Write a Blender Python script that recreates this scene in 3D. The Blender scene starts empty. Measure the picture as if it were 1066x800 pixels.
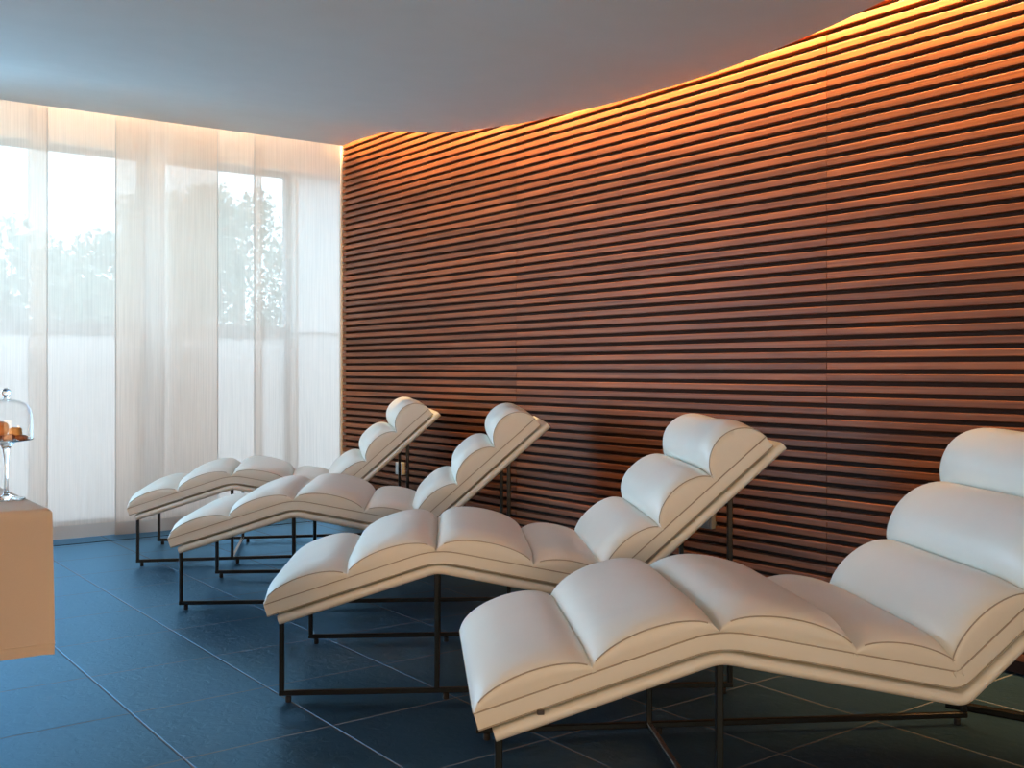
import bpy, bmesh, math, random
from mathutils import Vector, Matrix

random.seed(7)
PI = math.pi
scene = bpy.context.scene
COL = scene.collection

# ------------------------------------------------------------------ camera geometry
FPX, HZ, CX, EYE = 1085.0, 385.0, 533.0, 1.1          # focal length / horizon row / centre column (1066x800)
YAW = math.atan(811.0 / 1085.0)                        # camera looks this far right of the slat wall's direction
SN, CS = math.sin(YAW), math.cos(YAW)


def room(X, Z):
    """camera-ground coordinates (right, forward) -> room coordinates"""
    return X * CS + Z * SN, -X * SN + Z * CS


def on_y(px, py, y):
    t = (px - CX) / FPX
    Z = y / (CS - SN * t)
    return Z * (CS * t + SN), EYE - (py - HZ) * Z / FPX      # x, z


def on_x(px, py, x):
    t = (px - CX) / FPX
    Z = x / (CS * t + SN)
    return Z * (CS - SN * t), EYE - (py - HZ) * Z / FPX      # y, z


def on_z(px, py, z):
    Z = (EYE - z) * FPX / (py - HZ)
    return room((px - CX) / FPX * Z, Z)


# ------------------------------------------------------------------ helpers
def link(o, parent=None):
    COL.objects.link(o)
    if parent is not None:
        o.parent = parent
    return o


def mesh_obj(name, bm, mats, parent=None, smooth=True, angle=40):
    bmesh.ops.recalc_face_normals(bm, faces=bm.faces[:])
    me = bpy.data.meshes.new(name)
    bm.to_mesh(me)
    bm.free()
    for m in (mats if isinstance(mats, (list, tuple)) else [mats]):
        me.materials.append(m)
    if smooth:
        for p in me.polygons:
            p.use_smooth = True
        me.set_sharp_from_angle(angle=math.radians(angle))
    return link(bpy.data.objects.new(name, me), parent)


def tag(o, label, cat, group=None, kind=None):
    o['label'] = label
    o['category'] = cat
    if group:
        o['group'] = group
    if kind:
        o['kind'] = kind
    return o


def struct(o, label=None, cat=None):
    o['kind'] = 'structure'
    if label:
        o['label'] = label
    if cat:
        o['category'] = cat
    return o


def empty(name, loc=(0, 0, 0), rz=0.0):
    o = bpy.data.objects.new(name, None)
    o.empty_display_size = 0.1
    o.location = loc
    o.rotation_euler = (0, 0, rz)
    return link(o)


def add_box(bm, x0, x1, y0, y1, z0, z1, bev=0.0, seg=2):
    r = bmesh.ops.create_cube(bm, size=1.0)
    vs = r['verts']
    for v in vs:
        v.co = Vector(((x0 + x1) / 2 + v.co.x * (x1 - x0), (y0 + y1) / 2 + v.co.y * (y1 - y0), (z0 + z1) / 2 + v.co.z * (z1 - z0)))
    if bev > 0:
        es = list({e for v in vs for e in v.link_edges})
        bmesh.ops.bevel(bm, geom=es, offset=bev, segments=seg, profile=0.5, affect='EDGES')


def add_tube(bm, pts, rad, n=8, square=False, mat=0, cap=True):
    pts = [Vector(p) for p in pts]
    rings = []
    for i, p in enumerate(pts):
        a = pts[max(i - 1, 0)]
        b = pts[min(i + 1, len(pts) - 1)]
        d = (b - a).normalized()
        up = Vector((0, 0, 1)) if abs(d.z) < 0.9 else Vector((0, 1, 0))
        s = d.cross(up).normalized()
        u = s.cross(d).normalized()
        ring = []
        for k in range(n):
            t = 2 * PI * k / n + (PI / 4 if square else 0)
            ring.append(bm.verts.new(p + (s * math.cos(t) + u * math.sin(t)) * rad))
        rings.append(ring)
    for a, b in zip(rings, rings[1:]):
        for k in range(n):
            f = bm.faces.new((a[k], a[(k + 1) % n], b[(k + 1) % n], b[k]))
            f.material_index = mat
    if cap:
        for r in (rings[0], rings[-1]):
            f = bm.faces.new(r)
            f.material_index = mat


def sq_bar(bm, p, q, w):
    """square section bar with slightly softened edges, sides aligned to the axes of the frame"""
    p, q = Vector(p), Vector(q)
    d = (q - p).normalized()
    up = Vector((0, 0, 1)) if abs(d.z) < 0.9 else Vector((0, 1, 0))
    s = d.cross(up).normalized()
    u = s.cross(d).normalized()
    h, c = w / 2, w * 0.14
    sec = [(h, h - c), (h - c, h), (-h + c, h), (-h, h - c), (-h, -h + c), (-h + c, -h), (h - c, -h), (h, -h + c)]
    A = [bm.verts.new(p + s * a + u * b) for a, b in sec]
    B = [bm.verts.new(q + s * a + u * b) for a, b in sec]
    for k in range(8):
        bm.faces.new((A[k], A[(k + 1) % 8], B[(k + 1) % 8], B[k]))
    bm.faces.new(A)
    bm.faces.new(B)


def add_lathe(bm, prof, cx=0, cy=0, n=40, mat=0):
    """prof: list of (r, z); r = 0 closes on the axis"""
    rings = []
    for r, z in prof:
        if r < 1e-6:
            rings.append([bm.verts.new((cx, cy, z))])
        else:
            rings.append([bm.verts.new((cx + r * math.cos(2 * PI * k / n), cy + r * math.sin(2 * PI * k / n), z)) for k in range(n)])
    for a, b in zip(rings, rings[1:]):
        for k in range(n):
            k2 = (k + 1) % n
            if len(a) == 1 and len(b) == 1:
                continue
            if len(a) == 1:
                f = bm.faces.new((a[0], b[k], b[k2]))
            elif len(b) == 1:
                f = bm.faces.new((a[k], a[k2], b[0]))
            else:
                f = bm.faces.new((a[k], a[k2], b[k2], b[k]))
            f.material_index = mat


def smooth01(t):
    t = min(1.0, max(0.0, t))
    return t * t * (3 - 2 * t)


# ------------------------------------------------------------------ materials
def new_mat(name):
    m = bpy.data.materials.new(name)
    m.use_nodes = True
    nt = m.node_tree
    b = nt.nodes['Principled BSDF']
    return m, nt, b


def node(nt, kind, **kw):
    n = nt.nodes.new(kind)
    for k, v in kw.items():
        setattr(n, k, v)
    return n


def noise_bump(nt, b, scale, strength, dist=0.01, detail=4.0, vec=None, mapping=None):
    tc = node(nt, 'ShaderNodeTexCoord')
    nz = node(nt, 'ShaderNodeTexNoise')
    nz.inputs['Scale'].default_value = scale
    nz.inputs['Detail'].default_value = detail
    bp = node(nt, 'ShaderNodeBump')
    bp.inputs['Strength'].default_value = strength
    bp.inputs['Distance'].default_value = dist
    if mapping:
        mp = node(nt, 'ShaderNodeMapping')
        mp.inputs['Scale'].default_value = mapping
        nt.links.new(tc.outputs['Object'], mp.inputs['Vector'])
        nt.links.new(mp.outputs['Vector'], nz.inputs['Vector'])
    else:
        nt.links.new(tc.outputs['Object'], nz.inputs['Vector'])
    nt.links.new(nz.outputs['Fac'], bp.inputs['Height'])
    nt.links.new(bp.outputs['Normal'], b.inputs['Normal'])
    return nz, bp, tc


def simple(name, col, rough=0.5, metal=0.0, spec=0.5, bump=None, var=0.06):
    m, nt, b = new_mat(name)
    b.inputs['Roughness'].default_value = rough
    b.inputs['Metallic'].default_value = metal
    b.inputs['Specular IOR Level'].default_value = spec
    tc = node(nt, 'ShaderNodeTexCoord')
    nz = node(nt, 'ShaderNodeTexNoise')
    nz.inputs['Scale'].default_value = 6.0
    nz.inputs['Detail'].default_value = 5.0
    rp = node(nt, 'ShaderNodeValToRGB')
    rp.color_ramp.elements[0].position = 0.3
    rp.color_ramp.elements[1].position = 0.7
    rp.color_ramp.elements[0].color = (*[c * (1 - var) for c in col], 1)
    rp.color_ramp.elements[1].color = (*[min(1, c * (1 + var)) for c in col], 1)
    nt.links.new(tc.outputs['Object'], nz.inputs['Vector'])
    nt.links.new(nz.outputs['Fac'], rp.inputs['Fac'])
    nt.links.new(rp.outputs['Color'], b.inputs['Base Color'])
    if bump:
        n2 = node(nt, 'ShaderNodeTexNoise')
        n2.inputs['Scale'].default_value = bump[0]
        n2.inputs['Detail'].default_value = 4.0
        bp = node(nt, 'ShaderNodeBump')
        bp.inputs['Strength'].default_value = bump[1]
        bp.inputs['Distance'].default_value = bump[2]
        nt.links.new(tc.outputs['Object'], n2.inputs['Vector'])
        nt.links.new(n2.outputs['Fac'], bp.inputs['Height'])
        nt.links.new(bp.outputs['Normal'], b.inputs['Normal'])
    return m


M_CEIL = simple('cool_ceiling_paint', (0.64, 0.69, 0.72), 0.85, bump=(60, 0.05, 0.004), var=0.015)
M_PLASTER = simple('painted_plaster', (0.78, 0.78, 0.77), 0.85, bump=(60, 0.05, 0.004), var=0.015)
M_LEATHER = simple('ivory_leather', (0.84, 0.845, 0.785), 0.40, spec=0.45, bump=(9, 0.16, 0.012), var=0.012)
M_SEAM = simple('leather_seam', (0.42, 0.38, 0.32), 0.6, var=0.03)
M_METAL = simple('dark_steel', (0.030, 0.028, 0.026), 0.34, metal=0.75, var=0.1)
M_CROSS = simple('crossbar_steel', (0.16, 0.16, 0.16), 0.22, metal=0.9, var=0.05)
M_RUBBER = simple('black_rubber', (0.015, 0.015, 0.015), 0.7)
M_FRAME = simple('window_frame_paint', (0.30, 0.33, 0.36), 0.5)
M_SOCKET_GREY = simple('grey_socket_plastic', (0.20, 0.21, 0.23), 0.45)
M_SOCKET = simple('socket_plastic', (0.62, 0.64, 0.66), 0.4)
M_BACK = simple('slat_backing', (0.032, 0.011, 0.005), 0.9, var=0.1)
M_TRIM = simple('white_trim', (0.75, 0.72, 0.68), 0.6)
M_TAG = simple('dark_tag', (0.06, 0.05, 0.05), 0.5)
M_TREE = [simple('hazy_leaves_a', (0.17, 0.20, 0.14), 0.8), simple('hazy_leaves_b', (0.20, 0.23, 0.17), 0.8), simple('hazy_leaves_c', (0.15, 0.18, 0.13), 0.8)]
M_BARK = simple('bark', (0.12, 0.09, 0.07), 0.9)
M_LAWN = simple('pale_terrace', (0.62, 0.64, 0.60), 0.9)
M_TABLE = simple('table_wood', (0.25, 0.15, 0.08), 0.5)


def wood_material():
    m, nt, b = new_mat('oiled_hardwood_slats')
    L = nt.links.new
    tc = node(nt, 'ShaderNodeTexCoord')
    at = node(nt, 'ShaderNodeAttribute', attribute_name='tint')
    mul = node(nt, 'ShaderNodeVectorMath', operation='SCALE')
    mul.inputs[0].default_value = (31.7, 17.3, 5.1)
    L(at.outputs['Fac'], mul.inputs['Scale'])
    add = node(nt, 'ShaderNodeVectorMath', operation='ADD')
    L(tc.outputs['Object'], add.inputs[0])
    L(mul.outputs['Vector'], add.inputs[1])
    mp = node(nt, 'ShaderNodeMapping')
    mp.inputs['Scale'].default_value = (30, 1.1, 90)
    L(add.outputs['Vector'], mp.inputs['Vector'])
    nz = node(nt, 'ShaderNodeTexNoise')
    nz.inputs['Scale'].default_value = 1.0
    nz.inputs['Detail'].default_value = 6.0
    nz.inputs['Distortion'].default_value = 0.6
    L(mp.outputs['Vector'], nz.inputs['Vector'])
    mp2 = node(nt, 'ShaderNodeMapping')
    mp2.inputs['Scale'].default_value = (3, 1.6, 6)
    L(add.outputs['Vector'], mp2.inputs['Vector'])
    n2 = node(nt, 'ShaderNodeTexNoise')
    n2.inputs['Scale'].default_value = 1.0
    n2.inputs['Detail'].default_value = 3.0
    L(mp2.outputs['Vector'], n2.inputs['Vector'])
    r1 = node(nt, 'ShaderNodeValToRGB')
    e = r1.color_ramp.elements
    e[0].position, e[0].color = 0.25, (0.155, 0.046, 0.014, 1)
    e[1].position, e[1].color = 0.75, (0.375, 0.118, 0.036, 1)
    L(nz.outputs['Fac'], r1.inputs['Fac'])
    mx = node(nt, 'ShaderNodeMix', data_type='RGBA', blend_type='MULTIPLY')
    mx.inputs['Factor'].default_value = 1.0
    r2 = node(nt, 'ShaderNodeMapRange')
    r2.inputs['From Min'].default_value = 0.3
    r2.inputs['From Max'].default_value = 0.7
    r2.inputs['To Min'].default_value = 0.70
    r2.inputs['To Max'].default_value = 1.18
    L(n2.outputs['Fac'], r2.inputs['Value'])
    L(r1.outputs['Color'], mx.inputs['A'])
    L(r2.outputs['Result'], mx.inputs['B'])
    mx2 = node(nt, 'ShaderNodeMix', data_type='RGBA', blend_type='MULTIPLY')
    mx2.inputs['Factor'].default_value = 1.0
    r3 = node(nt, 'ShaderNodeMapRange')
    r3.inputs['To Min'].default_value = 0.78
    r3.inputs['To Max'].default_value = 1.30
    L(at.outputs['Fac'], r3.inputs['Value'])
    L(mx.outputs['Result'], mx2.inputs['A'])
    L(r3.outputs['Result'], mx2.inputs['B'])
    L(mx2.outputs['Result'], b.inputs['Base Color'])
    b.inputs['Roughness'].default_value = 0.5
    b.inputs['Specular IOR Level'].default_value = 0.36
    bp = node(nt, 'ShaderNodeBump')
    bp.inputs['Strength'].default_value = 0.12
    bp.inputs['Distance'].default_value = 0.002
    L(nz.outputs['Fac'], bp.inputs['Height'])
    L(bp.outputs['Normal'], b.inputs['Normal'])
    return m


M_WOOD = wood_material()

TX, TY, TX0, TY0 = 0.460, 0.490, 1.020, 3.400


def tile_material():
    m, nt, b = new_mat('slate_tiles')
    L = nt.links.new
    tc = node(nt, 'ShaderNodeTexCoord')
    sp = node(nt, 'ShaderNodeSeparateXYZ')
    L(tc.outputs['Object'], sp.inputs[0])

    def cell(sock, size, off):
        a = node(nt, 'ShaderNodeMath', operation='SUBTRACT')
        L(sock, a.inputs[0])
        a.inputs[1].default_value = off
        d = node(nt, 'ShaderNodeMath', operation='DIVIDE')
        L(a.outputs[0], d.inputs[0])
        d.inputs[1].default_value = size
        fr = node(nt, 'ShaderNodeMath', operation='FRACT')
        L(d.outputs[0], fr.inputs[0])
        fl = node(nt, 'ShaderNodeMath', operation='FLOOR')
        L(d.outputs[0], fl.inputs[0])
        s = node(nt, 'ShaderNodeMath', operation='SUBTRACT')
        L(fr.outputs[0], s.inputs[0])
        s.inputs[1].default_value = 0.5
        ab = node(nt, 'ShaderNodeMath', operation='ABSOLUTE')
        L(s.outputs[0], ab.inputs[0])
        ed = node(nt, 'ShaderNodeMath', operation='SUBTRACT')
        ed.inputs[0].default_value = 0.5
        L(ab.outputs[0], ed.inputs[1])
        mt = node(nt, 'ShaderNodeMath', operation='MULTIPLY')
        L(ed.outputs[0], mt.inputs[0])
        mt.inputs[1].default_value = size
        return mt.outputs[0], fl.outputs[0]
    ex, ix = cell(sp.outputs['X'], TX, TX0)
    ey, iy = cell(sp.outputs['Y'], TY, TY0)
    mn = node(nt, 'ShaderNodeMath', operation='MINIMUM')
    L(ex, mn.inputs[0])
    L(ey, mn.inputs[1])
    gr = node(nt, 'ShaderNodeMapRange', interpolation_type='SMOOTHSTEP')
    gr.inputs['From Min'].default_value = 0.0024
    gr.inputs['From Max'].default_value = 0.0048
    L(mn.outputs[0], gr.inputs['Value'])
    cb = node(nt, 'ShaderNodeCombineXYZ')
    L(ix, cb.inputs[0])
    L(iy, cb.inputs[1])
    wn = node(nt, 'ShaderNodeTexWhiteNoise', noise_dimensions='3D')
    L(cb.outputs[0], wn.inputs['Vector'])
    nz = node(nt, 'ShaderNodeTexNoise')
    nz.inputs['Scale'].default_value = 7.0
    nz.inputs['Detail'].default_value = 8.0
    nz.inputs['Distortion'].default_value = 0.8
    L(tc.outputs['Object'], nz.inputs['Vector'])
    rp = node(nt, 'ShaderNodeValToRGB')
    e = rp.color_ramp.elements
    e[0].position, e[0].color = 0.3, TILE_A
    e[1].position, e[1].color = 0.72, TILE_B
    L(nz.outputs['Fac'], rp.inputs['Fac'])
    hv = node(nt, 'ShaderNodeMapRange')
    hv.inputs['To Min'].default_value = 0.82
    hv.inputs['To Max'].default_value = 1.18
    L(wn.outputs['Value'], hv.inputs['Value'])
    mx = node(nt, 'ShaderNodeMix', data_type='RGBA', blend_type='MULTIPLY')
    mx.inputs['Factor'].default_value = 1.0
    L(rp.outputs['Color'], mx.inputs['A'])
    L(hv.outputs['Result'], mx.inputs['B'])
    gm = node(nt, 'ShaderNodeMix', data_type='RGBA')
    gm.inputs['A'].default_value = GROUT
    L(gr.outputs['Result'], gm.inputs['Factor'])
    L(mx.outputs['Result'], gm.inputs['B'])
    rr = node(nt, 'ShaderNodeMapRange')
    rr.inputs['To Min'].default_value = 0.75
    rr.inputs['To Max'].default_value = 0.36
    L(gr.outputs['Result'], rr.inputs['Value'])
    # honed slate: matte body, blue of the daylight tinted into the low-angle gloss
    nt.nodes.remove(b)
    out = nt.nodes['Material Output']
    df = node(nt, 'ShaderNodeBsdfDiffuse')
    L(gm.outputs['Result'], df.inputs['Color'])
    gl = node(nt, 'ShaderNodeBsdfGlossy')
    gl.inputs['Color'].default_value = DAYLIGHT_GLOSS
    L(rr.outputs['Result'], gl.inputs['Roughness'])
    lw = node(nt, 'ShaderNodeLayerWeight')
    lw.inputs['Blend'].default_value = 0.5
    pw = node(nt, 'ShaderNodeMath', operation='POWER')
    pw.inputs[1].default_value = 4.0
    L(lw.outputs['Facing'], pw.inputs[0])
    ma = node(nt, 'ShaderNodeMath', operation='MULTIPLY_ADD')
    ma.inputs[1].default_value = 1.08
    ma.inputs[2].default_value = 0.022
    L(pw.outputs[0], ma.inputs[0])
    gw = node(nt, 'ShaderNodeMath', operation='MULTIPLY')
    L(ma.outputs[0], gw.inputs[0])
    gs = node(nt, 'ShaderNodeMapRange')
    gs.inputs['To Min'].default_value = 0.25
    gs.inputs['To Max'].default_value = 1.0
    L(gr.outputs['Result'], gs.inputs['Value'])
    L(gs.outputs['Result'], gw.inputs[1])
    mxs = node(nt, 'ShaderNodeMixShader')
    L(gw.outputs[0], mxs.inputs[0])
    L(df.outputs[0], mxs.inputs[1])
    L(gl.outputs[0], mxs.inputs[2])
    L(mxs.outputs[0], out.inputs['Surface'])
    # bump: grout groove + slate relief
    ng = node(nt, 'ShaderNodeTexNoise')
    ng.inputs['Scale'].default_value = 26.0
    ng.inputs['Detail'].default_value = 6.0
    ng.inputs['Distortion'].default_value = 1.2
    L(tc.outputs['Object'], ng.inputs['Vector'])
    hm = node(nt, 'ShaderNodeMath', operation='MULTIPLY_ADD')
    L(ng.outputs['Fac'], hm.inputs[0])
    hm.inputs[1].default_value = 0.6
    L(gr.outputs['Result'], hm.inputs[2])
    bp = node(nt, 'ShaderNodeBump')
    bp.inputs['Strength'].default_value = 0.6
    bp.inputs['Distance'].default_value = 0.007
    L(hm.outputs[0], bp.inputs['Height'])
    L(bp.outputs['Normal'], df.inputs['Normal'])
    L(bp.outputs['Normal'], gl.inputs['Normal'])
    return m


TILE_A = (0.009, 0.017, 0.027, 1)
TILE_B = (0.016, 0.028, 0.044, 1)
GROUT = (0.17, 0.165, 0.16, 1)
DAYLIGHT_GLOSS = (0.31, 0.66, 1.0, 1)
M_TILE = tile_material()


def sheer_material():
    m = bpy.data.materials.new('sheer_voile')
    m.use_nodes = True
    nt = m.node_tree
    L = nt.links.new
    nt.nodes.clear()
    out = node(nt, 'ShaderNodeOutputMaterial')
    tc = node(nt, 'ShaderNodeTexCoord')
    mp = node(nt, 'ShaderNodeMapping')
    mp.inputs['Scale'].default_value = (160, 160, 2.5)
    L(tc.outputs['Object'], mp.inputs['Vector'])
    nz = node(nt, 'ShaderNodeTexNoise')
    nz.inputs['Scale'].default_value = 1.0
    nz.inputs['Detail'].default_value = 3.0
    L(mp.outputs['Vector'], nz.inputs['Vector'])
    mr = node(nt, 'ShaderNodeMapRange')
    mr.inputs['From Min'].default_value = 0.3
    mr.inputs['From Max'].default_value = 0.7
    mr.inputs['To Min'].default_value = SHEER[0]
    mr.inputs['To Max'].default_value = SHEER[1]
    L(nz.outputs['Fac'], mr.inputs['Value'])
    tr = node(nt, 'ShaderNodeBsdfTransparent')
    tl = node(nt, 'ShaderNodeBsdfTranslucent')
    tl.inputs['Color'].default_value = (0.95, 0.84, 0.76, 1)
    df = node(nt, 'ShaderNodeBsdfDiffuse')
    df.inputs['Color'].default_value = (0.88, 0.85, 0.80, 1)
    m1 = node(nt, 'ShaderNodeMixShader')
    m1.inputs[0].default_value = 0.25
    L(tl.outputs[0], m1.inputs[1])
    L(df.outputs[0], m1.inputs[2])
    m2 = node(nt, 'ShaderNodeMixShader')
    L(mr.outputs['Result'], m2.inputs[0])
    L(tr.outputs[0], m2.inputs[1])
    L(m1.outputs[0], m2.inputs[2])
    L(m2.outputs[0], out.inputs['Surface'])
    return m


SHEER = (0.68, 0.80)
M_SHEER = sheer_material()


def hem_material():
    m = bpy.data.materials.new('voile_hem')
    m.use_nodes = True
    nt = m.node_tree
    L = nt.links.new
    nt.nodes.clear()
    out = node(nt, 'ShaderNodeOutputMaterial')
    tr = node(nt, 'ShaderNodeBsdfTransparent')
    df = node(nt, 'ShaderNodeBsdfDiffuse')
    df.inputs['Color'].default_value = (0.72, 0.72, 0.72, 1)
    tl = node(nt, 'ShaderNodeBsdfTranslucent')
    tl.inputs['Color'].default_value = (0.7, 0.7, 0.7, 1)
    m1 = node(nt, 'ShaderNodeMixShader')
    m1.inputs[0].default_value = 0.5
    L(tl.outputs[0], m1.inputs[1])
    L(df.outputs[0], m1.inputs[2])
    m2 = node(nt, 'ShaderNodeMixShader')
    m2.inputs[0].default_value = 0.85
    L(tr.outputs[0], m2.inputs[1])
    L(m1.outputs[0], m2.inputs[2])
    L(m2.outputs[0], out.inputs['Surface'])
    return m


M_HEM = hem_material()


def pane_material(name, frosted, tint=(1, 1, 1), frost=(0.5, 0.5, 0.5)):
    m = bpy.data.materials.new(name)
    m.use_nodes = True
    nt = m.node_tree
    L = nt.links.new
    nt.nodes.clear()
    out = node(nt, 'ShaderNodeOutputMaterial')
    tr = node(nt, 'ShaderNodeBsdfTransparent')
    tr.inputs['Color'].default_value = (*tint, 1)
    gl = node(nt, 'ShaderNodeBsdfGlossy')
    gl.inputs['Roughness'].default_value = 0.02
    lw = node(nt, 'ShaderNodeLayerWeight')
    lw.inputs['Blend'].default_value = 0.5
    pw = node(nt, 'ShaderNodeMath', operation='POWER')
    pw.inputs[1].default_value = 3.5
    L(lw.outputs['Facing'], pw.inputs[0])
    ma = node(nt, 'ShaderNodeMath', operation='MULTIPLY_ADD')
    ma.inputs[1].default_value = 0.55
    ma.inputs[2].default_value = 0.03
    L(pw.outputs[0], ma.inputs[0])
    mx = node(nt, 'ShaderNodeMixShader')
    L(ma.outputs[0], mx.inputs[0])
    L(tr.outputs[0], mx.inputs[1])
    L(gl.outputs[0], mx.inputs[2])
    if frosted:
        tl = node(nt, 'ShaderNodeBsdfTranslucent')
        tl.inputs['Color'].default_value = (*frost, 1)
        nz = node(nt, 'ShaderNodeTexNoise')
        nz.inputs['Scale'].default_value = 3.0
        mr = node(nt, 'ShaderNodeMapRange')
        mr.inputs['To Min'].default_value = 0.80
        mr.inputs['To Max'].default_value = 0.90
        L(nz.outputs['Fac'], mr.inputs['Value'])
        m2 = node(nt, 'ShaderNodeMixShader')
        L(mr.outputs['Result'], m2.inputs[0])
        L(mx.outputs[0], m2.inputs[1])
        L(tl.outputs[0], m2.inputs[2])
        L(m2.outputs[0], out.inputs['Surface'])
    else:
        L(mx.outputs[0], out.inputs['Surface'])
    return m


M_PANE = pane_material('clear_pane', False)
TINT = (0.64, 0.56, 0.51)  # pane tint added to dim the daylight on the visible curtains
M_TINT = pane_material('dimming_pane', False, TINT)
M_FROST = pane_material('frosted_pane', True, TINT, (0.46, 0.365, 0.325))
M_FROST2 = pane_material('added_sidelight_pane', True, TINT, (0.47, 0.385, 0.35))  # for the added sidelight behind the last curtain panel


def glass_material():
    m, nt, b = new_mat('clear_glass')
    b.inputs['Base Color'].default_value = (0.97, 0.98, 0.98, 1)
    b.inputs['Roughness'].default_value = 0.01
    b.inputs['IOR'].default_value = 1.48
    b.inputs['Transmission Weight'].default_value = 1.0
    return m


M_GLASS = glass_material()
M_BELL = pane_material('dome_glass', False)


def cloth_material():
    m, nt, b = new_mat('tan_tablecloth')
    L = nt.links.new
    tc = node(nt, 'ShaderNodeTexCoord')
    mp = node(nt, 'ShaderNodeMapping')
    mp.inputs['Scale'].default_value = (420, 420, 420)
    L(tc.outputs['Object'], mp.inputs['Vector'])
    nz = node(nt, 'ShaderNodeTexNoise')
    L(mp.outputs['Vector'], nz.inputs['Vector'])
    nz.inputs['Scale'].default_value = 1.0
    rp = node(nt, 'ShaderNodeValToRGB')
    rp.color_ramp.elements[0].color = (*[c * 0.93 for c in CLOTH], 1)
    rp.color_ramp.elements[1].color = (*CLOTH, 1)
    L(nz.outputs['Fac'], rp.inputs['Fac'])
    L(rp.outputs['Color'], b.inputs['Base Color'])
    b.inputs['Roughness'].default_value = 0.85
    b.inputs['Sheen Weight'].default_value = 0.15
    bp = node(nt, 'ShaderNodeBump')
    bp.inputs['Strength'].default_value = 0.1
    bp.inputs['Distance'].default_value = 0.001
    L(nz.outputs['Fac'], bp.inputs['Height'])
    L(bp.outputs['Normal'], b.inputs['Normal'])
    return m


CLOTH = (0.60, 0.52, 0.44)
M_CLOTH = cloth_material()
M_BISCUIT = [simple('biscuit_orange', (0.52, 0.20, 0.05), 0.75, bump=(120, 0.6, 0.003), var=0.3),
             simple('biscuit_golden', (0.62, 0.36, 0.13), 0.8, bump=(150, 0.6, 0.003), var=0.25),
             simple('biscuit_brown', (0.28, 0.10, 0.04), 0.75, bump=(120, 0.6, 0.003), var=0.3)]

# ------------------------------------------------------------------ room shell
WX = 3.69            # face of the slats
CY = 7.10            # curtains
WY = 7.45            # inner face of the window wall
XL, YB = -2.4, -1.6  # left and back walls
TOP = 3.06

bm = bmesh.new()
add_box(bm, XL - 0.2, WX + 0.60, YB - 0.2, WY + 0.25, -0.15, 0.0)
floor = struct(mesh_obj('floor', bm, M_TILE, smooth=False))

bm = bmesh.new()
add_box(bm, -1.9, WX - 0.002, 6.90, WY, 0.0, 0.004)
struct(mesh_obj('trim_1', bm, M_TILE, smooth=False))

bm = bmesh.new()
add_box(bm, WX + 0.034, WX + 0.25, YB, 7.115, 0.0, TOP)
wall_right = struct(mesh_obj('wall_right', bm, M_BACK, smooth=False))
bm = bmesh.new()
add_box(bm, XL - 0.2, XL, YB, WY + 0.25, 0.0, TOP)
struct(mesh_obj('wall_left', bm, M_PLASTER, smooth=False))
bm = bmesh.new()
add_box(bm, XL - 0.2, WX + 0.25, YB - 0.2, YB, 0.0, TOP)
struct(mesh_obj('wall_back', bm, M_PLASTER, smooth=False))

# slat panels: every panel a mesh of stacked bevelled slats
PITCH, FACE, ZREF = 0.0476, 0.0285, 1.1005
joints = [7.075, 4.895, 2.723, 0.55, YB + 0.002]
rnd = random.Random(11)
for pi in range(4):
    y1, y0 = joints[pi] - 0.0012, joints[pi + 1] + 0.0012
    bm = bmesh.new()
    lay = bm.faces.layers.float.new('tint')
    k0 = -int((ZREF - 0.01) / PITCH)
    k1 = int((TOP - 0.03 - ZREF) / PITCH)
    for k in range(k0, k1 + 1):
        z0 = ZREF + k * PITCH
        z1 = z0 + FACE
        t = rnd.random() * 0.75
        if pi == 2 and k == 0:
            t = 1.0
        if rnd.random() < 0.06:
            t = min(1.0, t + 0.35)
        x0, x1, c = WX, WX + 0.034, 0.0028
        dx = rnd.uniform(0, 0.0015)
        x0 += dx
        sec = [(x0 + c, z0), (x0 + c * 0.3, z0 + c * 0.3), (x0, z0 + c), (x0, z1 - c), (x0 + c * 0.3, z1 - c * 0.3), (x0 + c, z1), (x1, z1), (x1, z0)]
        A = [bm.verts.new((a, y0, b)) for a, b in sec]
        B = [bm.verts.new((a, y1, b)) for a, b in sec]
        fs = [bm.faces.new((A[i], A[(i + 1) % 8], B[(i + 1) % 8], B[i])) for i in range(8)]
        fs += [bm.faces.new(A), bm.faces.new(B)]
        for f in fs:
            f[lay] = t
    # three vertical battens the slats are fixed to, behind the gaps
    o = mesh_obj('slat_panel', bm, M_WOOD, parent=wall_right, smooth=False)
    o['kind'] = 'structure'

# light corner strip between curtain and slats
bm = bmesh.new()
add_box(bm, WX - 0.012, WX + 0.03, 7.078, 7.098, 0.0, 2.80, bev=0.002)
struct(mesh_obj('trim_2', bm, M_TRIM, smooth=False))

# ------------------------------------------------------------------ window wall
xa = on_y(154.5, 200, WY)[0]
xb = on_y(171.0, 200, WY)[0]
xc = on_y(308.0, 200, WY)[0]
XW0, XM0, XM1 = -2.25, 0.42, 0.52  # unseen left bay, kept clear and uncurtained to add daylight
HEAD = 2.63
bm = bmesh.new()
add_box(bm, XL, WX + 0.45, WY, WY + 0.25, HEAD, TOP)
add_box(bm, WX + 0.45, WX + 0.60, 6.9, WY + 0.25, 0, TOP)  # added corner recess, lets the sidelight reach the curtain's end
add_box(bm, WX + 0.25, WX + 0.45, 6.9, 7.1, 0, TOP)
add_box(bm, xc, xc + 0.02, WY, WY + 0.25, 0, HEAD)
add_box(bm, xc + 0.02, WX + 0.45, WY, WY + 0.25, 0, 0.02)
add_box(bm, XL, XW0, WY, WY + 0.25, 0, HEAD)
add_box(bm, xa, xb, WY, WY + 0.25, 0, HEAD)
add_box(bm, XM0, XM1, WY, WY + 0.25, 0, HEAD)
add_box(bm, XW0, xa, WY, WY + 0.25, 0, 0.02)
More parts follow.
